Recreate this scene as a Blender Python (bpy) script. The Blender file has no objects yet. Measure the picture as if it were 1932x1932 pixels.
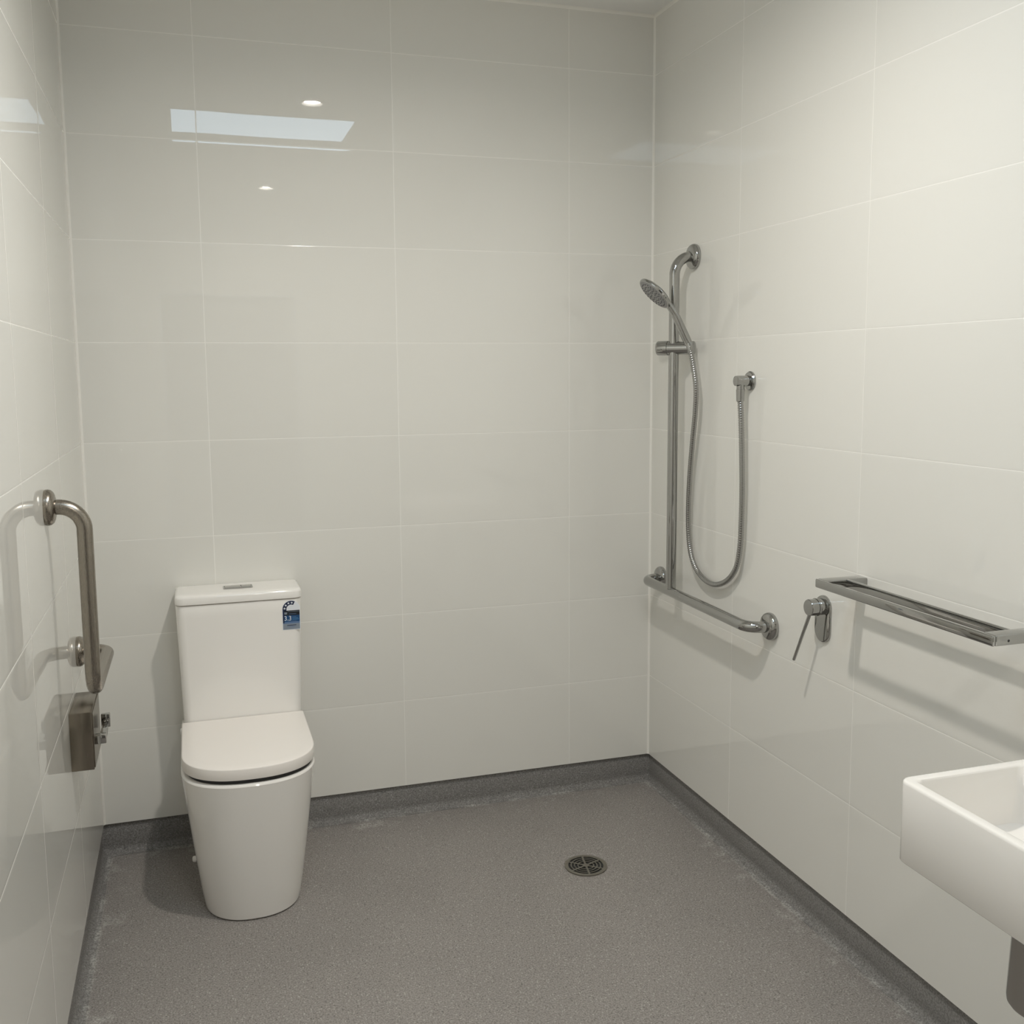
import bpy, bmesh, math, random
from mathutils import Vector, Matrix

# ------------------------------------------------------------------ camera
SC = bpy.context.scene
COL = SC.collection
PI = math.pi
cam_d = bpy.data.cameras.new('camera')
cam = bpy.data.objects.new('camera', cam_d)
COL.objects.link(cam)
SC.camera = cam
YAW, PITCH, ROLL = 0.3043, -0.12057, -0.00782
fwd = Vector((math.sin(YAW)*math.cos(PITCH), math.cos(YAW)*math.cos(PITCH), math.sin(PITCH)))
rgt = Vector((math.cos(YAW), -math.sin(YAW), 0))
upv = rgt.cross(fwd)
r2 = rgt*math.cos(ROLL) + upv*math.sin(ROLL)
u2 = -rgt*math.sin(ROLL) + upv*math.cos(ROLL)
cam.matrix_world = Matrix(((r2.x, u2.x, -fwd.x, -1.56504), (r2.y, u2.y, -fwd.y, -3.26724),
                           (r2.z, u2.z, -fwd.z, 1.50132), (0, 0, 0, 1)))
cam_d.sensor_width = 36
cam_d.lens = 1905.35/1932*36
cam_d.shift_x = (966-956.626)/1932
cam_d.shift_y = -(966-933.143)/1932
cam_d.clip_start = 0.02

# ------------------------------------------------------------------ world, exposure
world = bpy.data.worlds.new('world')
SC.world = world
world.use_nodes = True
world.node_tree.nodes['Background'].inputs[0].default_value = (0.62, 0.76, 1.0, 1)
world.node_tree.nodes['Background'].inputs[1].default_value = 1.0
SC.view_settings.view_transform = 'Standard'
SC.view_settings.look = 'None'
SC.view_settings.exposure = 0.0
SC.view_settings.gamma = 1.0
SC.view_settings.use_curve_mapping = False
SC.cycles.use_denoising = True
SC.cycles.max_bounces = 12
SC.cycles.diffuse_bounces = 8
SC.cycles.glossy_bounces = 6
SC.cycles.sample_clamp_indirect = 6.0
SC.cycles.blur_glossy = 0.5

LAMP_W = 19.5            # main downlight, watts
LAMP2_W = 12.0           # downlight nearer the door
LAMP_COL = (1.0, 0.940, 0.850)
SKY_E = 6.2              # skylight diffuser
SKY_COL = (0.67, 0.86, 1.03)

# ------------------------------------------------------------------ room numbers (metres)
WL = -1.8743             # left wall
YF = -4.30               # wall behind the camera
ZC = 2.6947              # ceiling
ZT = 0.10                # lower edge of the tiles
TW, TH = 0.59689, 0.30
ZROW = 0.39884
V_BACK, V_RIGHT, V_LEFT = -0.31233, -0.58117, -0.57083

# ------------------------------------------------------------------ node helpers
def mat(name):
    m = bpy.data.materials.new(name); m.use_nodes = True
    nt = m.node_tree
    return m, nt, nt.nodes['Principled BSDF']
class NG:
    def __init__(s, nt): s.nt = nt
    def new(s, t, **k):
        n = s.nt.nodes.new(t)
        for a, b in k.items(): setattr(n, a, b)
        return n
    def link(s, a, b): s.nt.links.new(a, b)
    def put(s, sock, v):
        if hasattr(v, 'is_linked') or hasattr(v, 'links'): s.link(v, sock)
        else: sock.default_value = v
    def math(s, op, a, b=0.0, c=0.0):
        n = s.new('ShaderNodeMath', operation=op)
        s.put(n.inputs[0], a); s.put(n.inputs[1], b); s.put(n.inputs[2], c)
        return n.outputs[0]
    def sstep(s, x, lo, hi):
        n = s.new('ShaderNodeMapRange', interpolation_type='SMOOTHSTEP')
        s.put(n.inputs[0], x); n.inputs[1].default_value = lo; n.inputs[2].default_value = hi
        return n.outputs[0]
    def mix(s, f, a, b):
        n = s.new('ShaderNodeMix', data_type='RGBA')
        s.put(n.inputs[0], f); s.put(n.inputs[6], a); s.put(n.inputs[7], b)
        return n.outputs[2]
    def pos(s):
        g = s.new('ShaderNodeNewGeometry'); x = s.new('ShaderNodeSeparateXYZ')
        s.link(g.outputs['Position'], x.inputs[0])
        return g, x.outputs
    def noise(s, scale, detail=2, rough=.5, vec=None):
        n = s.new('ShaderNodeTexNoise'); n.inputs['Scale'].default_value = scale
        n.inputs['Detail'].default_value = detail; n.inputs['Roughness'].default_value = rough
        if vec is not None: s.link(vec, n.inputs['Vector'])
        return n.outputs[0]

TILE_C = (0.80, 0.793, 0.755, 1)
GROUT_C = (0.89, 0.88, 0.845, 1)
def tile_mat(name, axis, v0):
    m, nt, b = mat(name); g = NG(nt)
    geo, P = g.pos()
    u = g.math('DIVIDE', g.math('SUBTRACT', P[axis], v0), TW)
    v = g.math('DIVIDE', g.math('SUBTRACT', P[2], ZROW), TH)
    fu, fv = g.math('FRACT', u), g.math('FRACT', v)
    du = g.math('MULTIPLY', g.math('MINIMUM', fu, g.math('SUBTRACT', 1.0, fu)), TW)
    dv = g.math('MULTIPLY', g.math('MINIMUM', fv, g.math('SUBTRACT', 1.0, fv)), TH)
    low = g.math('GREATER_THAN', P[2], ZT+0.05)            # the bottom tile edge has no joint
    dv = g.math('ADD', dv, g.math('SUBTRACT', 1.0, low))
    d = g.math('MINIMUM', du, dv)
    joint = g.math('SUBTRACT', 1.0, g.sstep(d, 0.0007, 0.0018))
    cell = g.new('ShaderNodeCombineXYZ')
    g.link(g.math('FLOOR', u), cell.inputs[0]); g.link(g.math('FLOOR', v), cell.inputs[1])
    cell.inputs[2].default_value = v0
    wn = g.new('ShaderNodeTexWhiteNoise', noise_dimensions='3D'); g.link(cell.outputs[0], wn.inputs[0])
    tint = g.math('MULTIPLY_ADD', wn.outputs[0], 0.03, 0.985)
    tc = g.new('ShaderNodeVectorMath', operation='SCALE'); tc.inputs[0].default_value = TILE_C[:3]
    g.link(tint, tc.inputs[3])
    g.link(g.mix(joint, tc.outputs[0], GROUT_C), b.inputs['Base Color'])
    g.link(g.math('MULTIPLY_ADD', joint, 0.5, 0.012), b.inputs['Roughness'])
    b.inputs['IOR'].default_value = 1.52
    # joint recess with an eased arris, slow glaze ripple, each tile laid a hair out of plane
    h = g.math('MULTIPLY', g.sstep(d, 0.0005, 0.0020), 0.00022)
    h = g.math('ADD', h, g.math('MULTIPLY', g.sstep(d, 0.0, 0.0075), 0.00013))
    rip = g.math('MULTIPLY', g.noise(3.2, 1, .4, geo.outputs['Position']), 0.0003)
    bp = g.new('ShaderNodeBump'); bp.inputs['Distance'].default_value = 1.0
    g.link(g.math('ADD', h, rip), bp.inputs['Height'])
    sc = g.new('ShaderNodeVectorMath', operation='MULTIPLY_ADD')
    g.link(wn.outputs[1], sc.inputs[0])
    sc.inputs[1].default_value = (0.003, 0.003, 0.003); sc.inputs[2].default_value = (-0.0015, -0.0015, -0.0015)
    ad = g.new('ShaderNodeVectorMath', operation='ADD')
    g.link(bp.outputs[0], ad.inputs[0]); g.link(sc.outputs[0], ad.inputs[1])
    nm = g.new('ShaderNodeVectorMath', operation='NORMALIZE'); g.link(ad.outputs[0], nm.inputs[0])
    g.link(nm.outputs[0], b.inputs['Normal'])
    return m

def vinyl_mat(name, tone=(1, 1, 1)):
    m, nt, b = mat(name); g = NG(nt)
    geo, P = g.pos(); vec = geo.outputs['Position']
    n1 = g.sstep(g.noise(240, 2, .6, vec), 0.36, 0.64)
    base = g.mix(n1, (0.208, 0.193, 0.182, 1), (0.335, 0.313, 0.296, 1))
    vor = g.new('ShaderNodeTexVoronoi'); vor.inputs['Scale'].default_value = 170
    g.link(vec, vor.inputs['Vector'])
    sep = g.new('ShaderNodeSeparateColor'); g.link(vor.outputs['Color'], sep.inputs[0])
    near = g.math('LESS_THAN', vor.outputs['Distance'], 0.34)
    lightf = g.math('MULTIPLY', near, g.math('GREATER_THAN', sep.outputs[0], 0.83))
    darkf = g.math('MULTIPLY', near, g.math('LESS_THAN', sep.outputs[0], 0.17))
    c = g.mix(g.math('MULTIPLY', lightf, 0.55), base, (0.52, 0.50, 0.475, 1))
    c = g.mix(g.math('MULTIPLY', darkf, 0.6), c, (0.10, 0.094, 0.089, 1))
    blot = g.noise(2.4, 3, .5, vec)
    hs = g.new('ShaderNodeHueSaturation'); g.link(c, hs.inputs['Color'])
    g.link(g.math('MULTIPLY_ADD', blot, 0.26, 0.87), hs.inputs['Value'])
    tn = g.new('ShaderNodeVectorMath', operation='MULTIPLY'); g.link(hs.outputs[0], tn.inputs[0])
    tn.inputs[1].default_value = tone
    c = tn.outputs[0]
    # builders' dust rubbed in along the foot of the coving
    dist = g.math('MINIMUM', g.math('MULTIPLY', P[1], -1.0), g.math('MULTIPLY', P[0], -1.0))
    dist = g.math('MINIMUM', dist, g.math('SUBTRACT', P[0], WL))
    line = g.math('MULTIPLY', g.sstep(dist, 0.004, 0.012), g.math('SUBTRACT', 1.0, g.sstep(dist, 0.016, 0.030)))
    wide = g.math('MULTIPLY', g.sstep(dist, 0.010, 0.030), g.math('SUBTRACT', 1.0, g.sstep(dist, 0.045, 0.105)))
    dust = g.sstep(g.noise(7, 4, .65, vec), 0.40, 0.62)
    dust2 = g.sstep(g.noise(11, 4, .65, vec), 0.52, 0.74)
    fine = g.sstep(g.noise(120, 3, .6, vec), 0.38, 0.62)
    dm = g.math('MAXIMUM', g.math('MULTIPLY', line, dust), g.math('MULTIPLY', wide, dust2))
    dm = g.math('MULTIPLY', dm, g.math('MULTIPLY_ADD', fine, 0.55, 0.12))
    c = g.mix(dm, c, (0.62, 0.61, 0.58, 1))
    g.link(c, b.inputs['Base Color'])
    b.inputs['Roughness'].default_value = 0.62
    b.inputs['IOR'].default_value = 1.42
    bp = g.new('ShaderNodeBump'); bp.inputs['Distance'].default_value = 0.0007
    bp.inputs['Strength'].default_value = 0.5
    g.link(g.noise(420, 2, .5, vec), bp.inputs['Height']); g.link(bp.outputs[0], b.inputs['Normal'])
    return m

def plain(name, c, rough, metal=0.0, ior=1.5, coat=0.0, vary=0.0):
    m, nt, b = mat(name)
    b.inputs['Base Color'].default_value = (*c, 1)
    b.inputs['Roughness'].default_value = rough
    b.inputs['Metallic'].default_value = metal
    b.inputs['IOR'].default_value = ior
    b.inputs['Coat Weight'].default_value = coat
    if vary:
        g = NG(nt); geo, P = g.pos()
        n = g.noise(40, 3, .6, geo.outputs['Position'])
        g.link(g.math('MULTIPLY_ADD', n, vary, rough-vary/2), b.inputs['Roughness'])
    return m
def brushed(name, c, rough):
    m, nt, b = mat(name); g = NG(nt); geo, P = g.pos()
    sc = g.new('ShaderNodeVectorMath', operation='MULTIPLY'); g.link(geo.outputs['Position'], sc.inputs[0])
    sc.inputs[1].default_value = (900, 900, 25)
    n = g.noise(1.0, 3, .6, sc.outputs[0])
    b.inputs['Base Color'].default_value = (*c, 1); b.inputs['Metallic'].default_value = 1
    g.link(g.math('MULTIPLY_ADD', n, 0.16, rough-0.08), b.inputs['Roughness'])
    return m
def emit(name, c, s):
    m = bpy.data.materials.new(name); m.use_nodes = True; nt = m.node_tree
    nt.nodes.clear(); e = nt.nodes.new('ShaderNodeEmission'); o = nt.nodes.new('ShaderNodeOutputMaterial')
    e.inputs[0].default_value = (*c, 1); e.inputs[1].default_value = s
    nt.links.new(e.outputs[0], o.inputs[0]); return m

M = {}
M['tile_back'] = tile_mat('tile_back', 0, V_BACK)
M['tile_right'] = tile_mat('tile_right', 1, V_RIGHT)
M['tile_left'] = tile_mat('tile_left', 1, V_LEFT)
M['tile_front'] = tile_mat('tile_front', 0, V_BACK)
M['vinyl'] = vinyl_mat('speckled_vinyl')
M['cove'] = vinyl_mat('coved_skirting_vinyl', (0.76, 0.79, 0.81))   # floor vinyl pattern in a darker, cooler tone
M['ceiling'] = plain('ceiling_paint', (0.90, 0.895, 0.88), 0.8)
M['sealant'] = plain('white_sealant', (0.90, 0.885, 0.84), 0.45)
M['ceramic'] = plain('white_ceramic', (0.90, 0.88, 0.85), 0.07, ior=1.52)
M['seat'] = plain('white_seat_plastic', (0.90, 0.86, 0.82), 0.22)
M['plastic'] = plain('white_plastic', (0.85, 0.84, 0.82), 0.3)
M['chrome'] = plain('chrome', (0.43, 0.43, 0.42), 0.04, 1.0)
M['hose'] = plain('hose_chrome', (0.42, 0.42, 0.41), 0.16, 1.0)
M['satin'] = brushed('satin_stainless', (0.33, 0.30, 0.26), 0.27)
M['steel'] = brushed('brushed_stainless', (0.27, 0.24, 0.20), 0.24)
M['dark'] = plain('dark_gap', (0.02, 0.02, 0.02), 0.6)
M['black'] = plain('black_rubber', (0.025, 0.025, 0.025), 0.5)
M['spray'] = plain('grey_spray_face', (0.30, 0.30, 0.30), 0.35)
M['nozzle'] = plain('dark_nozzle', (0.11, 0.11, 0.115), 0.5)
M['trap'] = plain('trap_chrome', (0.42, 0.41, 0.39), 0.18, 1.0)
M['grate'] = plain('stainless_grate', (0.30, 0.285, 0.25), 0.3, 1.0)
M['st_white'] = plain('sticker_white', (0.80, 0.83, 0.88), 0.4)
M['st_grey'] = plain('sticker_grey', (0.24, 0.28, 0.34), 0.4)
M['st_navy'] = plain('sticker_navy', (0.010, 0.020, 0.062), 0.4)
M['st_ink'] = plain('sticker_black', (0.010, 0.013, 0.018), 0.4)
M['st_blue'] = plain('sticker_blue', (0.010, 0.068, 0.19), 0.4)
M['st_pale'] = plain('sticker_pale_blue', (0.09, 0.24, 0.44), 0.4)
M['st_mid'] = plain('sticker_mid_blue', (0.12, 0.20, 0.36), 0.4)
M['lamp_trim'] = plain('lamp_trim', (0.8, 0.8, 0.78), 0.4)
M['lens'] = emit('lamp_lens', LAMP_COL, 6.0)
M['sky'] = emit('skylight_diffuser', SKY_COL, SKY_E)
M['frame'] = plain('skylight_frame', (0.78, 0.78, 0.77), 0.4)
M['door'] = plain('door_paint', (0.20, 0.19, 0.18), 0.5)

# ------------------------------------------------------------------ mesh helpers
def finish(bm, angle=32):
    bmesh.ops.remove_doubles(bm, verts=bm.verts, dist=1e-6)
    bmesh.ops.recalc_face_normals(bm, faces=bm.faces)
    lim = math.radians(angle)
    for f in bm.faces: f.smooth = True
    for e in bm.edges:
        if len(e.link_faces) == 2: e.smooth = e.calc_face_angle(0) < lim
def obj(name, bm, m, parent=None, org=None, angle=32, keep=False):
    if not keep: finish(bm, angle)
    if parent is not None and org is None: org = Vector(parent['_o']) if '_o' in parent else None
    if org is not None:
        for v in bm.verts: v.co -= Vector(org)
    me = bpy.data.meshes.new(name); bm.to_mesh(me); bm.free()
    for mm in (m if isinstance(m, (list, tuple)) else [m]): me.materials.append(mm)
    o = bpy.data.objects.new(name, me); COL.objects.link(o)
    if parent is not None: o.parent = parent
    return o
ORG = {}
def thing(name, label, cat, loc, group=None):
    o = bpy.data.objects.new(name, None); COL.objects.link(o)
    o.location = loc; o.empty_display_size = 0.05
    o['label'] = label; o['category'] = cat
    if group: o['group'] = group
    ORG[o.name] = Vector(loc)
    return o
def part(name, bm, m, root, parent=None, label=None, angle=32, keep=False):
    o = obj(name, bm, m, parent or root, ORG[root.name], angle, keep)
    if label: o['label'] = label
    return o
def struct(name, bm, m, angle=32):
    o = obj(name, bm, m, None, None, angle); o['kind'] = 'structure'; return o

def BM(): return bmesh.new()
def box(bm, lo, hi, bev=0.0, seg=2):
    lo, hi = Vector(lo), Vector(hi)
    r = bmesh.ops.create_cube(bm, size=1.0)
    for v in r['verts']:
        v.co = Vector((lo[i]+(v.co[i]+.5)*(hi[i]-lo[i]) for i in range(3)))
    if bev:
        es = list({e for v in r['verts'] for e in v.link_edges})
        bmesh.ops.bevel(bm, geom=es, offset=bev, segments=seg, affect='EDGES', profile=.5)
    return bm
def loft(bm, rings, cap0=True, cap1=True, closed=True):
    vs = [[bm.verts.new(p) for p in r] for r in rings]
    n = len(vs[0])
    for a, b in zip(vs, vs[1:]):
        for i in range(n if closed else n-1):
            j = (i+1) % n
            bm.faces.new((a[i], a[j], b[j], b[i]))
    if cap0: bm.faces.new(list(reversed(vs[0])))
    if cap1: bm.faces.new(vs[-1])
    return bm
def frame(d):
    d = Vector(d).normalized()
    a = Vector((0, 0, 1)) if abs(d.z) < .9 else Vector((1, 0, 0))
    x = a.cross(d).normalized(); return x, d.cross(x)
def lathe(bm, c, d, prof, n=48, cap=True):
    """prof: list of (radius, distance along d)"""
    c = Vector(c); d = Vector(d).normalized(); x, y = frame(d)
    rings = [[c + d*h + (x*math.cos(2*PI*i/n) + y*math.sin(2*PI*i/n))*max(r, 1e-4) for i in range(n)] for r, h in prof]
    return loft(bm, rings, cap, cap)
def sweep(bm, pts, rad, n=24, cap=True):
    pts = [Vector(p) for p in pts]
    rads = rad if isinstance(rad, (list, tuple)) else [rad]*len(pts)
    T = []
    for i in range(len(pts)):
        a = pts[max(i-1, 0)]; b = pts[min(i+1, len(pts)-1)]
        T.append((b-a).normalized())
    x, y = frame(T[0]); rings = []
    for i, p in enumerate(pts):
        x = (x - T[i]*x.dot(T[i])).normalized(); y = T[i].cross(x)
        rings.append([p + (x*math.cos(2*PI*k/n) + y*math.sin(2*PI*k/n))*rads[i] for k in range(n)])
    return loft(bm, rings, cap, cap)
def bend(corners, r, seg=14):
    """polyline with rounded corners"""
    P = [Vector(c) for c in corners]; out = [P[0]]
    for i in range(1, len(P)-1):
        a, b, c = P[i-1], P[i], P[i+1]
        u, v = (a-b).normalized(), (c-b).normalized()
        ang = u.angle(v); t = r/math.tan(ang/2)
        ctr = b + (u+v).normalized()*(r/math.sin(ang/2))
        p0, p1 = b+u*t, b+v*t
        e0, e1 = p0-ctr, p1-ctr
        tot = e0.angle(e1)
        for k in range(seg+1):
            s = k/seg
            out.append(ctr + (e0*math.sin((1-s)*tot) + e1*math.sin(s*tot))/math.sin(tot))
    out.append(P[-1]); return out
def catmull(pts, sub=8):
    P = [Vector(p) for p in pts]; P = [P[0]*2-P[1]] + P + [P[-1]*2-P[-2]]; out = []
    for i in range(1, len(P)-2):
        for k in range(sub):
            t = k/sub; a, b, c, d = P[i-1:i+3]
            out.append(.5*((2*b) + (c-a)*t + (2*a-5*b+4*c-d)*t*t + (3*b-a-3*c+d)*t**3))
    out.append(P[-2]); return out
def rrect(cx, cy, hx, hy, r, n=8):
    out = []
    for (sx, sy, a0) in ((1, 1, 0), (-1, 1, PI/2), (-1, -1, PI), (1, -1, 3*PI/2)):
        for k in range(n+1):
            a = a0 + PI/2*k/n
            out.append((cx+sx*(hx-r)+r*math.cos(a), cy+sy*(hy-r)+r*math.sin(a)))
    return out

# ================================================================== the room
def quad(bm, pts): bm.faces.new([bm.verts.new(p) for p in pts])
TKN = 0.009                                   # tiles stand proud of the coved vinyl
bm = BM(); box(bm, (WL-0.12, 0, ZT), (0.12, 0.12, ZC+0.06))
struct('wall_back', bm, M['tile_back'])
bm = BM(); box(bm, (0, YF-0.12, ZT), (0.12, 0, ZC+0.06))
struct('wall_right', bm, M['tile_right'])
bm = BM(); box(bm, (WL-0.12, YF-0.12, ZT), (WL, 0, ZC+0.06))
struct('wall_left', bm, M['tile_left'])
# wall behind the camera, with a doorway
DX0, DX1, DZ = -1.72, -0.78, 2.06
bm = BM()
box(bm, (WL, YF-0.12, 0), (DX0, YF, ZC+0.06)); box(bm, (DX1, YF-0.12, 0), (0, YF, ZC+0.06))
box(bm, (DX0, YF-0.12, DZ), (DX1, YF, ZC+0.06))
struct('wall_front', bm, M['tile_front'])
bm = BM(); box(bm, (DX0+0.004, YF-0.09, 0.008), (DX1-0.004, YF-0.05, DZ-0.004), 0.002)
struct('door_1', bm, M['door'])
# floor slab and coved vinyl upstand
bm = BM(); box(bm, (WL-0.12, YF-0.12, -0.10), (0.12, 0.12, 0.0))
struct('floor', bm, M['vinyl'])
def cove_profile():                           # (distance from tile face, height)
    R = 0.024
    pr = [(-TKN-0.004, ZT+0.004), (-TKN, ZT-0.001), (-TKN, R)]
    for k in range(1, 11):
        a = PI/2*k/10
        pr.append((-TKN+R-R*math.cos(a), R-R*math.sin(a)+0.0006))
    pr.append((-TKN+R+0.003, 0.0005))
    return pr
CP = cove_profile()
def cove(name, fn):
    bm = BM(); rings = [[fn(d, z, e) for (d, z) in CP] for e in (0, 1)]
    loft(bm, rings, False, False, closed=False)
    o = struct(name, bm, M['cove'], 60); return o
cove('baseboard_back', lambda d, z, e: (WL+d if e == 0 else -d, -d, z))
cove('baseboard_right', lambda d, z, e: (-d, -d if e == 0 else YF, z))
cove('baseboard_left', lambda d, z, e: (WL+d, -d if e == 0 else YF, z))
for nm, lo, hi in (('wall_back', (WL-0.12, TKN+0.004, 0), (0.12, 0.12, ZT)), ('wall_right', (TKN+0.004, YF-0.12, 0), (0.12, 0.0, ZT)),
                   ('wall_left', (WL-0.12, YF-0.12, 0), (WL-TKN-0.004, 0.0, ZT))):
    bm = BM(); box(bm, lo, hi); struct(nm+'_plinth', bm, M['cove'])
# ceiling
bm = BM(); box(bm, (WL-0.12, YF-0.12, ZC), (0.12, 0.12, ZC+0.10))
struct('ceiling', bm, M['ceiling'])
# sealant beads in the corners and under the ceiling
def bead(name, a, b, n1, n2, w):
    a, b, n1, n2 = map(Vector, (a, b, n1, n2))
    sec = [Vector((0, 0, 0)), n1*w, n1*w*.75+n2*w*.12, (n1+n2)*w*.36, n2*w*.75+n1*w*.12, n2*w]
    bm = BM(); loft(bm, [[a+s for s in sec], [b+s for s in sec]])
    struct(name, bm, M['sealant'], 60)
bead('trim_1', (0, 0, ZT), (0, 0, ZC), (-1, 0, 0), (0, -1, 0), 0.0060)
bead('trim_2', (WL, 0, ZT), (WL, 0, ZC), (1, 0, 0), (0, -1, 0), 0.0060)
bead('trim_3', (WL, 0, ZC), (0, 0, ZC), (0, -1, 0), (0, 0, -1), 0.008)
bead('trim_4', (0, 0, ZC), (0, YF, ZC), (-1, 0, 0), (0, 0, -1), 0.008)
bead('trim_5', (WL, 0, ZC), (WL, YF, ZC), (1, 0, 0), (0, 0, -1), 0.008)

# ================================================================== ceiling lights
def downlight(x, y, watts, label):
    t = thing('downlight', label, 'ceiling light', (x, y, ZC), 'ceiling downlights')
    bm = BM()
    n = 48; rings = []
    for r, h in ((0.055, 0.0), (0.055, -0.004), (0.0525, -0.0075), (0.047, -0.015), (0.044, -0.015), (0.043, -0.013), (0.042, -0.0005), (0.055, 0.0)):
        rings.append([(x+r*math.cos(2*PI*i/n), y+r*math.sin(2*PI*i/n), ZC+h) for i in range(n)])
    loft(bm, rings, False, False); part('trim_ring', bm, M['lamp_trim'], t)
    bm = BM(); lathe(bm, (x, y, ZC-0.0008), (0, 0, -1), [(0.0418, 0), (0.0418, 0.0006)])
    part('lens', bm, M['lens'], t)
    ld = bpy.data.lights.new('lamp', 'AREA'); ld.shape = 'DISK'; ld.size = 0.080
    ld.energy = watts; ld.color = LAMP_COL
    lo = bpy.data.objects.new('lamp', ld); COL.objects.link(lo); lo.parent = t; lo.location = (0, 0, -0.0025)
downlight(-0.99, -1.39, LAMP_W, 'round recessed downlight nearer the toilet, mirrored bright in the back wall tiles')
downlight(-1.04, -3.48, LAMP2_W, 'round recessed downlight further from the toilet, faint small glint in back wall tiles')

t = thing('skylight', 'pale blue lit ceiling skylight panel mirrored in the back wall tiles above the toilet', 'skylight', (-1.165, -1.93, ZC))
SX0, SX1, SY0, SY1 = -1.585, -0.750, -2.160, -1.705
bm = BM()
for lo, hi in (((SX0-.02, SY0-.02), (SX1+.02, SY0)), ((SX0-.02, SY1), (SX1+.02, SY1+.02)), ((SX0-.02, SY0), (SX0, SY1)), ((SX1, SY0), (SX1+.02, SY1))):
    box(bm, (*lo, ZC-0.003), (*hi, ZC+0.004))
part('frame', bm, M['frame'], t)
bm = BM(); box(bm, (SX0, SY0, ZC-0.002), (SX1, SY1, ZC+0.004)); part('diffuser', bm, M['sky'], t)

# ================================================================== toilet
TX = -1.4425
t = toilet = thing('toilet', 'white back to wall toilet with closed lid and square cistern against the back wall', 'toilet', (TX, -0.3, 0))
def dring(hw, ys, yf, z, yb, e=2.35, cx=TX, rb=0.0):
    out = [(cx+hw, yb+(ys-yb)*k/7, z) for k in range(7)]
    for k in range(41):
        a = PI*k/40; c, s = math.cos(a), math.sin(a)
        out.append((cx+hw*math.copysign(abs(c)**(2/e), c), ys-(ys-yf)*abs(s)**(2/e), z))
    out += [(cx-hw, ys+(yb-ys)*k/7, z) for k in range(1, 8)]
    return out
# pan
bm = BM(); rings = []
YB = -0.012
PX = TX-0.0035
def panlev(z):
    s = z/0.418; hw = 0.1335+0.0490*s**0.88
    return hw, -0.385-0.05*s, -0.540-0.065*s**0.9
for z in (0.0, 0.004):
    hw, ys, yf = panlev(z); i = 0.004 if z == 0 else 0
    rings.append(dring(hw-i, ys, yf+i, z+0.0015, YB, cx=PX))
for z in (0.03, 0.07, 0.12, 0.17, 0.22, 0.27, 0.32, 0.36, 0.39, 0.405):
    hw, ys, yf = panlev(z); rings.append(dring(hw, ys, yf, z, YB, cx=PX))
for dz, i in ((0.4115, 0.0008), (0.4152, 0.0030), (0.417, 0.0072), (0.417, 0.04)):
    hw, ys, yf = panlev(0.418); rings.append(dring(hw-i, ys, yf+i, dz, YB, cx=PX))
loft(bm, rings); pan = part('pan', bm, M['ceramic'], t)
# seat ring, coloured black to paint the shadow gap under the lid
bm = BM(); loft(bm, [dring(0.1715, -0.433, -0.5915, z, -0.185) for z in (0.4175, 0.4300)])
part('seat_ring_shade', bm, M['dark'], t, label='recessed seat ring painted black as the shadow gap between lid and pan')
# lid
bm = BM(); rings = []
hw, ys, yf, yb = 0.1803, -0.435, -0.601, -0.178
for z, i in ((0.4295, 0.012), (0.4295, 0.002), (0.4303, 0.0004), (0.4315, 0.0), (0.4570, 0.0), (0.4598, 0.0009), (0.4612, 0.0026), (0.4619, 0.0055), (0.4623, 0.03)):
    rings.append(dring(hw-i, ys, yf+i, z, yb, cx=TX-0.002))
loft(bm, rings); lid = part('seat_lid', bm, M['seat'], t, label='smooth matt white D-shaped lid, closed')
for s in (-1,):
    bm = BM(); lathe(bm, (TX+s*0.1785, -0.19, 0.440), (s, 0, 0), [(0.0105, 0), (0.0105, 0.006), (0.008, 0.008)], 24)
    part('hinge_cap', bm, M['plastic'], t)
# cistern
CYF = -0.175
def cring(hw, yf, z, r=0.026, yb=-0.004):
    cy = (yf+yb)/2; return [(p[0], p[1], z) for p in rrect(TX, cy, hw, (yb-yf)/2, r, 6)]
bm = BM(); rings = []
for z, hw in ((0.419, 0.1745), (0.44, 0.1748), (0.60, 0.179), (0.78, 0.1838), (0.815, 0.1848)):
    rings.append(cring(hw, CYF, z))
rings += [cring(0.1840, CYF+0.0010, 0.8170), cring(0.1745, CYF+0.0110, 0.8172)]
rings.append(cring(0.1745, CYF+0.0110, 0.8215))
loft(bm, rings); cis = part('cistern', bm, M['ceramic'], t)
bm = BM(); rings = []
for z, i in ((0.8205, 0.012), (0.8205, 0.0012), (0.8213, 0.0003), (0.824, 0.0), (0.839, 0.0), (0.8435, 0.0018), (0.8465, 0.005), (0.8478, 0.010), (0.8482, 0.03)):
    rings.append([(p[0], p[1], z) for p in rrect(TX, (-0.180-0.003)/2, 0.1862-i, (0.180-0.003)/2-i, 0.026-i*.5, 6)])
loft(bm, rings); clid = part('cistern_lid', bm, M['ceramic'], t)
# flush plate with two buttons
bx, by, bz = TX, -0.0915, 0.8478
bm = BM()
rings = [[(p[0], p[1], z) for p in rrect(bx, by, .044-i, .0225-i, .005, 4)] for z, i in ((bz-.002, 0), (bz+.0022, 0), (bz+.0030, .0012), (bz+.0030, .0040), (bz+.0012, .0042))]
loft(bm, rings); fp = part('flush_plate', bm, M['chrome'], t, clid, label='chrome rectangular dual flush plate')
for x0, x1 in ((-0.0392, 0.0085), (0.0105, 0.0392)):
    bm = BM(); box(bm, (bx+x0, by-.0177, bz+.0008), (bx+x1, by+.0177, bz+.0036), .0008, 2)
    part('flush_button', bm, M['chrome'], t, clid)
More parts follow.
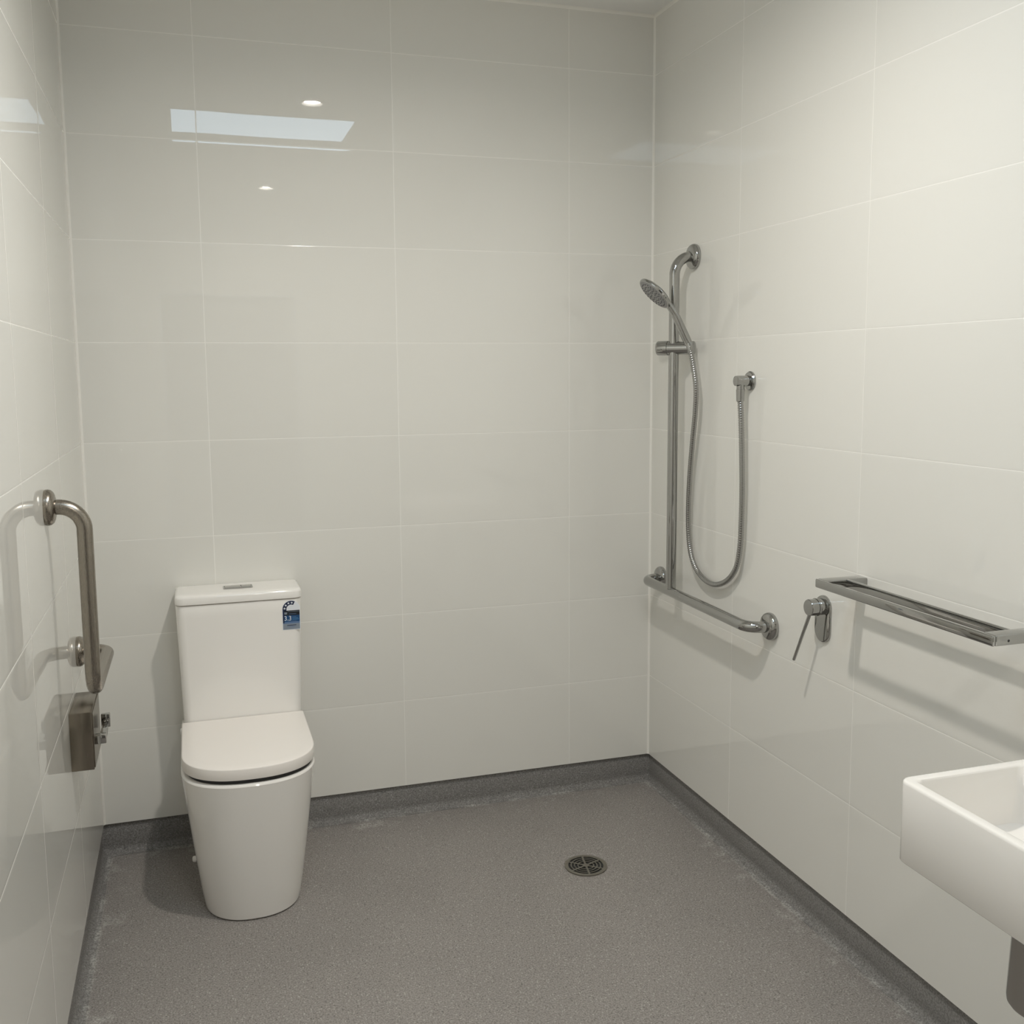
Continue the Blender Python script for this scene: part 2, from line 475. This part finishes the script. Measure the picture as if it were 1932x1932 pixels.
# water rating sticker
SXL, SXR, SZB, SZT = -1.3165, -1.2655, 0.7225, 0.8125
SW = SXR-SXL
bm = BM()
MATS = [M['st_white'], M['st_grey'], M['st_navy'], M['st_ink'], M['st_blue'], M['st_pale'], M['st_mid']]
ys0 = CYF-0.0004
def spoly(pts, mi, lay):
    f = bm.faces.new([bm.verts.new((SXL+p[0]*SW, ys0-lay*0.00018, SZB+p[1]*SW)) for p in pts]); f.material_index = mi
def srect(x0, z0, x1, z1, mi, lay): spoly([(x0, z0), (x1, z0), (x1, z1), (x0, z1)], mi, lay)
def sdisc(cx, cz, r, mi, lay, n=14): spoly([(cx+r*math.cos(2*PI*k/n), cz+r*math.sin(2*PI*k/n)) for k in range(n)], mi, lay)
H = (SZT-SZB)/SW                                          # about 1.76 widths high
arcz = H-0.52
back = [(-.03, -.03), (1.03, -.03), (1.03, arcz)] + [(.5+.53*math.cos(PI*k/24), arcz+.53*math.sin(PI*k/24)) for k in range(1, 24)] + [(-.03, arcz)]
spoly(back, 0, 0)
srect(0, 0, 1, .36, 1, 1)                                # grey foot panel
srect(.24, .235, .78, .275, 2, 2); srect(.24, .16, .70, .18, 6, 2)
srect(0, .36, 1, .47, 6, 1)
srect(0, .47, 1, .86, 4, 1)                              # blue panel
srect(0, .86, 1, 1.16, 3, 1)                             # dark heading band
srect(.30, 1.085, .97, 1.105, 1, 2); srect(.36, .94, .80, .962, 6, 2)
srect(.10, .93, .26, 1.06, 1, 2)
A0, A1 = math.radians(62), math.radians(180)
no, ni = [], []
for k in range(25):
    a = A0+(A1-A0)*k/24
    no.append((.5+.5*math.cos(a), arcz+.5*math.sin(a))); ni.append((.5+.27*math.cos(a), arcz+.27*math.sin(a)))
spoly(no+ni[::-1], 2, 1)
srect(0, .40, .09, arcz, 2, 2); srect(0, arcz-.12, .23, arcz, 2, 1)
def star(cx, cz, r, mi, lay):
    spoly([(cx+(r if k % 2 == 0 else r*.48)*math.cos(PI/2+PI*k/5), cz+(r if k % 2 == 0 else r*.48)*math.sin(PI/2+PI*k/5)) for k in range(10)], mi, lay)
for dg in (172, 142, 112, 82):
    a = math.radians(dg); star(.5+.385*math.cos(a), arcz+.385*math.sin(a), .078, 0, 3)
srect(.55, .67, .90, .70, 5, 2); srect(.55, .59, .95, .62, 5, 2); srect(.55, .75, .80, .775, 6, 2); srect(.30, .50, .80, .52, 6, 2)
cu = bpy.data.curves.new('rating_text', 'FONT'); cu.body = '3.3'; cu.size = 0.40*SW
tmp = bpy.data.objects.new('rating_text', cu); COL.objects.link(tmp)
bpy.context.view_layer.update()
tme = bpy.data.meshes.new_from_object(tmp.evaluated_get(bpy.context.evaluated_depsgraph_get()))
nv = len(bm.verts); nf = len(bm.faces)
bm.from_mesh(tme); bm.verts.ensure_lookup_table(); bm.faces.ensure_lookup_table()
for v in bm.verts[nv:]:
    v.co = Vector((SXL+.07*SW+v.co.x*0.92, ys0-3*0.00018, SZB+.555*SW+v.co.y))
for f in bm.faces[nf:]: f.material_index = 0
bpy.data.objects.remove(tmp); bpy.data.meshes.remove(tme); bpy.data.curves.remove(cu)
for f in bm.faces:
    f.normal_update()
    if f.normal.y > 0: f.normal_flip()
part('water_rating_sticker', bm, MATS, t, cis, label='blue water rating sticker with stars reading 3.3', keep=True)
# white screw cover low on the pan's left side
bm = BM(); lathe(bm, (TX-0.156, -0.335, 0.105), (-1, 0, 0), [(0.004, -0.03), (0.004, 0.001), (0.0085, 0.0015), (0.0085, 0.008), (0.007, 0.0105), (0.003, 0.0118)], 24)
part('screw_cover', bm, M['plastic'], t)

# ================================================================== floor waste
gx, gy = -0.466, -0.542
t = thing('floor_drain', 'round metal floor drain grate in the grey vinyl beside the shower', 'drain', (gx, gy, 0))
n = 64
def ring(bm, r0, r1, z0, z1, a0=0.0, a1=2*PI, full=True, n=64):
    k = n if full else max(4, int(n*(a1-a0)/(2*PI)))
    rr = []
    for i in range(k if full else k+1):
        a = a0+(a1-a0)*i/k; c, s = math.cos(a), math.sin(a)
        rr.append([(gx+r0*c, gy+r0*s, z0), (gx+r1*c, gy+r1*s, z0), (gx+r1*c, gy+r1*s, z1), (gx+r0*c, gy+r0*s, z1)])
    if full: rr.append(rr[0])
    loft(bm, rr, not full, not full)
bm = BM(); ring(bm, 0.0565, 0.0650, 0.0002, 0.0035); part('frame', bm, M['grate'], t)
bm = BM(); lathe(bm, (gx, gy, 0.0002), (0, 0, 1), [(0.0562, 0), (0.0562, 0.0005)], 48); part('sump', bm, M['dark'], t, label='dark sump under the grate')
bm = BM()
for r0, r1 in ((0.0535, 0.0570), (0.0435, 0.0465), (0.0330, 0.0360), (0.0225, 0.0255)): ring(bm, r0, r1, 0.0012, 0.0032)
lathe(bm, (gx, gy, 0.0012), (0, 0, 1), [(0.010, 0), (0.010, 0.002)], 24)
for k in range(3):
    a = math.radians(20+60*k); d = Vector((math.cos(a), math.sin(a), 0)); w = Vector((-d.y, d.x, 0))*0.003
    c = Vector((gx, gy, 0))
    loft(bm, [[c-d*.0545+w*s+Vector((0, 0, z)) for s, z in ((-1, .0013), (1, .0013), (1, .0031), (-1, .0031))],
              [c+d*.0545+w*s+Vector((0, 0, z)) for s, z in ((-1, .0013), (1, .0013), (1, .0031), (-1, .0031))]])
part('grate', bm, M['grate'], t)

# ================================================================== grab rails
PR = 0.0165
def wall_flange(bm, c, d, r=0.040):
    lathe(bm, c, d, [(r*.97, 0), (r, 0.004), (r, 0.008), (r*.96, 0.013), (r*.86, 0.0175), (r*.70, 0.0205), (PR+.004, 0.0220), (PR+.001, 0.0228)])
# shower rail: upright standing on a horizontal grab rail
RX, RY = -0.072, -0.309
t = srail = thing('shower_grab_rail', 'chrome upright shower grab rail joined to horizontal rail on the right wall', 'grab rail', (0, RY, 0.78))
bm = BM(); sweep(bm, bend([(RX, RY, 0.790), (RX, RY, 1.863), (-0.004, RY, 1.863)], 0.058), PR)
part('upright_rail', bm, M['chrome'], t)
bm = BM(); sweep(bm, bend([(-0.004, -0.100, 0.780), (RX, -0.100, 0.780), (RX, -0.800, 0.774), (-0.004, -0.800, 0.774)], 0.046), PR)
part('horizontal_rail', bm, M['chrome'], t)
for c in ((0, RY, 1.863), (0, -0.100, 0.780), (0, -0.800, 0.774)):
    bm = BM(); wall_flange(bm, c, (-1, 0, 0)); part('wall_flange', bm, M['chrome'], t)
# hand shower slider
sc_ = Vector((RX, RY, 1.574)); sd = Vector((0.72, -0.69, 0)).normalized()
bm = BM(); lathe(bm, sc_, sd, [(0.019, -0.056), (0.0225, -0.053), (0.0235, -0.050), (0.0235, -0.019), (0.0212, -0.018), (0.0212, 0.050), (0.0195, 0.052)], 40)
sl = part('slider', bm, M['chrome'], t)
bm = BM(); lathe(bm, sc_, sd, [(0.0195, 0.0555), (0.0212, 0.057), (0.0212, 0.0645), (0.0195, 0.068), (0.010, 0.0695)], 40)
lathe(bm, sc_, sd, [(0.012, 0.050), (0.012, 0.060)], 24)
part('lock_knob', bm, M['chrome'], t, sl)
bm = BM(); lathe(bm, sc_, sd, [(0.0175, 0.0515), (0.0175, 0.0558)], 32); part('slot', bm, M['black'], t, sl, label='black slot beside the lock knob')

# hand shower
cr = Vector((-0.060, -0.380, 1.592))                     # where the handle sits in its cradle
t = hs = thing('hand_shower', 'chrome round hand shower head tilted into the room from its rail slider', 'shower head', cr)
hc = Vector((-0.166, -0.357, 1.738))
nrm = Vector((-0.70, 0.02, -0.714)).normalized()
hd = (hc-cr); hd = (hd-nrm*hd.dot(nrm)).normalized()      # handle direction in the face plane
sdv = nrm.cross(hd).normalized()
neck = hc - hd*0.058 - nrm*0.010
path = catmull([cr+Vector((0.003, -0.001, -0.006)), cr.lerp(neck, .12)+Vector((0.001, 0, 0)), cr.lerp(neck, .35)-nrm*0.002, cr.lerp(neck, .7)-nrm*0.004, neck, hc-hd*0.030-nrm*0.014], 8)
nn = len(path)
rad = [0.0122+0.0012*math.sin(PI*min(1, i/(nn*.6))) - 0.003*max(0, (i/nn-.55)/.45) for i in range(nn)]
bm = BM(); sweep(bm, path, rad, 20); part('handle', bm, M['chrome'], t)
bm = BM(); d0 = (path[2]-path[0]).normalized()
lathe(bm, path[0], d0, [(0.0105, -0.004), (0.0128, -0.003), (0.0128, 0.012), (0.0115, 0.0135)], 24); part('collar', bm, M['chrome'], t)
def head_ring(r, h, n=48, ex=1.14):
    return [hc + hd*(r*ex*math.cos(2*PI*k/n)) + sdv*(r*math.sin(2*PI*k/n)) - nrm*h for k in range(n)]
bm = BM(); loft(bm, [head_ring(r, h) for r, h in ((0.050, -0.0015), (0.0525, 0.0), (0.054, 0.004), (0.053, 0.008), (0.046, 0.0135), (0.030, 0.0175), (0.010, 0.0185))])
hb = part('head', bm, M['chrome'], t)
bm = BM(); loft(bm, [head_ring(r, h) for r, h in ((0.0495, 0.001), (0.0495, -0.0020), (0.047, -0.0028), (0.02, -0.0034))]); sf = part('spray_face', bm, M['spray'], t, hb, label='grey spray face dotted with dark nozzles')
bm = BM()
for ri, cnt in ((0.010, 6), (0.020, 12), (0.030, 18), (0.040, 24)):
    for k in range(cnt):
        a = 2*PI*k/cnt + ri*30
        c = hc + hd*(ri*1.14*math.cos(a)) + sdv*(ri*math.sin(a)) + nrm*0.0024
        lathe(bm, c, nrm, [(0.0021, 0), (0.0017, 0.0022), (0.0008, 0.0024)], 8)
part('nozzles', bm, M['nozzle'], t, hb)

# hose
hp = [(-0.0565, -0.3850, 1.5830), (-0.054, -0.3930, 1.555), (-0.048, -0.397, 1.5171), (-0.042, -0.4051, 1.4509), (-0.036, -0.3927, 1.3757), (-0.031, -0.3684, 1.2819),
      (-0.027, -0.3459, 1.1776), (-0.024, -0.3324, 1.0721), (-0.021, -0.3292, 0.9842), (-0.019, -0.3422, 0.9124), (-0.018, -0.378, 0.8661),
      (-0.018, -0.439, 0.8396), (-0.018, -0.5072, 0.8377), (-0.019, -0.5797, 0.8655), (-0.020, -0.6316, 0.9131), (-0.021, -0.6535, 0.977),
      (-0.023, -0.6620, 1.0506), (-0.025, -0.6660, 1.1615), (-0.028, -0.6650, 1.2704), (-0.031, -0.6630, 1.3628), (-0.034, -0.6610, 1.420)]
t = thing('shower_hose', 'long grey metal shower hose hanging in a loop on the right wall', 'hose', (-0.04, -0.53, 0.85))
fine = catmull(hp, 40)
# ribbed spiral sleeve: radius ripples every few millimetres
L = 0; rads = []; prev = fine[0]; pts2 = []
dense = []
for a, b in zip(fine, fine[1:]):
    k = max(1, int((b-a).length/0.0018))
    for i in range(k): dense.append(a.lerp(b, i/k))
dense.append(fine[-1])
for p in dense:
    L += (p-prev).length; prev = p
    rads.append(0.0082+0.0006*math.cos(2*PI*L/0.0072))
bm = BM(); sweep(bm, dense, rads, 14); part('sleeve', bm, M['hose'], t, angle=80)
dn = (fine[0]-fine[6]).normalized()
bm = BM(); lathe(bm, fine[0]-dn*0.020, dn, [(0.0085, 0), (0.0098, 0.004), (0.0108, 0.016), (0.0108, 0.023), (0.009, 0.024)], 24); part('cone_nut', bm, M['chrome'], t)
bm = BM(); lathe(bm, (-0.034, -0.661, 1.410), (0, 0, 1), [(0.0085, 0), (0.0115, 0.003), (0.0125, 0.032), (0.0125, 0.0365), (0.010, 0.0375)], 24); part('end_nut', bm, M['chrome'], t)

# wall outlet elbow
t = thing('shower_wall_outlet', 'small chrome shower outlet elbow with round flange on the right wall', 'shower outlet', (0, -0.661, 1.471))
ec = Vector((0, -0.661, 1.471))
bm = BM(); lathe(bm, ec, (-1, 0, 0), [(0.027, 0), (0.028, 0.002), (0.028, 0.005), (0.025, 0.009), (0.019, 0.010)], 40); part('flange', bm, M['chrome'], t)
bm = BM(); lathe(bm, ec, (-1, 0, 0), [(0.0155, 0.007), (0.0155, 0.046), (0.0145, 0.0505), (0.010, 0.0525)], 32)
lathe(bm, ec+Vector((-0.034, 0, -0.010)), (0, 0, -1), [(0.0115, 0), (0.0115, 0.0145)], 24)
part('body', bm, M['chrome'], t)

# ================================================================== shower mixer
mc = Vector((0, -1.0475, 0.887))
t = thing('shower_mixer', 'chrome shower mixer with thin pin lever on an oval wall plate', 'tap', (0, -1.0475, 0.852))
bm = BM(); rings = []
def oval(i, x):
    out = []
    for k in range(48):
        a = 2*PI*k/48; c, s = math.cos(a), math.sin(a)
        z0 = 0.884 if s > 0 else 0.824
        out.append((x, -1.0475+(0.0325-i)*c, z0+(0.0325-i)*s))
    return out
loft(bm, [oval(0, 0), oval(0, -0.004), oval(0.0012, -0.0065), oval(0.004, -0.0075)])
part('wall_plate', bm, M['chrome'], t)
bm = BM(); lathe(bm, mc, (-1, 0, 0), [(0.0195, 0.006), (0.0215, 0.008), (0.0215, 0.020), (0.0200, 0.022), (0.0200, 0.0235), (0.0235, 0.0245), (0.0235, 0.0275)], 40)
part('collar', bm, M['chrome'], t)
bm = BM(); lathe(bm, mc, (-1, 0, 0), [(0.0205, 0.026), (0.0218, 0.028), (0.0218, 0.0475), (0.0205, 0.0495), (0.012, 0.0505)], 40)
mb = part('body', bm, M['chrome'], t)
l0 = Vector((-0.041, -1.0475, 0.878)); l1 = Vector((-0.052, -0.9930, 0.7330))
bm = BM(); sweep(bm, [l0, l0.lerp(l1, .5), l1-(l1-l0).normalized()*.001, l1], [0.0047, 0.0043, 0.0043, 0.0036], 16)
part('lever', bm, M['chrome'], t)

# ================================================================== towel rail
t = thing('towel_rail', 'square chrome double towel rail on the right wall above the basin', 'towel rail', (0, -1.5, 0.98))
z0, z1 = 0.975, 0.996
ya, yb_ = -1.184, -1.758
for y0, y1 in ((ya-0.034, ya), (yb_, yb_+0.034)):
    bm = BM(); box(bm, (-0.118, y0, z0), (0.0, y1, z1), 0.0025, 3); a = part('arm', bm, M['chrome'], t)
    if y0 == yb_:
        bm = BM(); lathe(bm, (-0.088, y0+0.0004, 0.984), (0, -1, 0), [(0.0026, 0), (0.0026, 0.0006)], 16); part('grub_screw', bm, M['black'], t, a)
bm = BM(); box(bm, (-0.1255, yb_, z0), (-0.1175, ya, z1), 0.0032, 3); part('front_bar', bm, M['chrome'], t)
bm = BM(); box(bm, (-0.060, yb_+0.030, z0), (-0.052, ya-0.030, z1), 0.0025, 3); part('rear_bar', bm, M['chrome'], t)

# ================================================================== basin and trap
BY0, BY1, BXF = -2.365, -1.881, -0.431
t = thing('wall_basin', 'white rectangular ceramic basin hung on the right wall under the towel rail', 'basin', (0, -2.12, 0.655))
by = (BY0+BY1)/2; bhy = (BY1-BY0)/2
def brect(x0, x1, hy, r, z): return [(p[0], p[1], z) for p in rrect((x0+x1)/2, by, (x1-x0)/2, hy, r, 6)]
bm = BM(); rings = []
for z, i, r in ((0.6545, 0.012, 0.016), (0.6550, 0.0095, 0.017), (0.6615, 0.0012, 0.0205), (0.6635, 0.0, 0.021), (0.800, 0.0, 0.021), (0.8032, 0.0010, 0.02), (0.8050, 0.0028, 0.019), (0.8055, 0.0055, 0.018)):
    rings.append(brect(BXF+i, -0.0005, bhy-i, r, z))
xi = -0.175
for z, i, r, x1 in ((0.8055, 0.016, 0.014, xi), (0.8045, 0.0195, 0.014, xi-.003), (0.801, 0.0215, 0.016, xi-.005), (0.72, 0.028, 0.022, xi-.012), (0.706, 0.033, 0.028, xi-.016), (0.700, 0.048, 0.03, xi-.03), (0.696, 0.09, 0.02, xi-.06)):
    rings.append(brect(BXF+i, x1, bhy-i, r, z))
loft(bm, rings); bs = part('bowl', bm, M['ceramic'], t, angle=40)
bm = BM(); lathe(bm, (-0.30, -2.12, 0.6955), (0, 0, 1), [(0.024, 0), (0.024, 0.002), (0.020, 0.0035), (0.012, 0.0038)], 32)
part('plug_waste', bm, M['chrome'], t)
tc = Vector((-0.255, -2.042, 0))
t = thing('bottle_trap', 'dark grey metal bottle trap hanging under the white basin', 'pipe', (tc.x, tc.y, 0.445))
bm = BM(); lathe(bm, (tc.x, tc.y, 0.4445), (0, 0, 1), [(0.040, 0), (0.050, 0.002), (0.0545, 0.008), (0.0555, 0.016), (0.049, 0.2095)], 48)
part('cup', bm, M['trap'], t)
bm = BM(); sweep(bm, [(tc.x+0.03, tc.y, 0.56), (-0.006, tc.y, 0.56)], 0.016, 24); part('outlet_pipe', bm, M['trap'], t)
bm = BM(); lathe(bm, (0, tc.y, 0.56), (-1, 0, 0), [(0.034, 0), (0.034, 0.004), (0.026, 0.010), (0.0165, 0.012)], 32); part('wall_flange', bm, M['trap'], t)

# ================================================================== left wall: grab rail and roll holder
LX = WL+0.078
t = thing('toilet_grab_rail', 'brushed steel L-shaped grab rail on the left wall beside the toilet', 'grab rail', (WL, -0.65, 0.79))
bm = BM(); sweep(bm, bend([(WL+0.004, -0.866, 1.214), (LX, -0.866, 1.214), (LX, -0.866, 0.790), (LX, -0.436, 0.775), (WL+0.004, -0.436, 0.775)], 0.052), PR+0.0006)
part('rail', bm, M['satin'], t)
for c in ((WL, -0.866, 1.214), (WL, -0.436, 0.775)):
    bm = BM(); wall_flange(bm, c, (1, 0, 0)); part('wall_flange', bm, M['satin'], t)

t = thing('toilet_roll_holder', 'brushed steel box roll holder with chrome arm under the left grab rail', 'toilet roll holder', (WL, -0.60, 0.54))
bm = BM(); box(bm, (WL, -0.692, 0.541), (WL+0.052, -0.515, 0.687), 0.0012, 2); part('case', bm, M['steel'], t)
bm = BM(); box(bm, (WL+0.052, -0.688, 0.545), (WL+0.0545, -0.519, 0.683), 0.0008, 1); fd = part('front_plate', bm, M['steel'], t)
bm = BM(); box(bm, (WL+0.0535, -0.668, 0.596), (WL+0.080, -0.646, 0.617), 0.0015, 2); part('arm_post', bm, M['chrome'], t)
bm = BM(); box(bm, (WL+0.064, -0.648, 0.599), (WL+0.079, -0.545, 0.614), 0.0015, 2); part('roll_arm', bm, M['chrome'], t)
bm = BM(); box(bm, (WL+0.060, -0.550, 0.598), (WL+0.082, -0.536, 0.633), 0.002, 2); part('arm_tip', bm, M['chrome'], t)
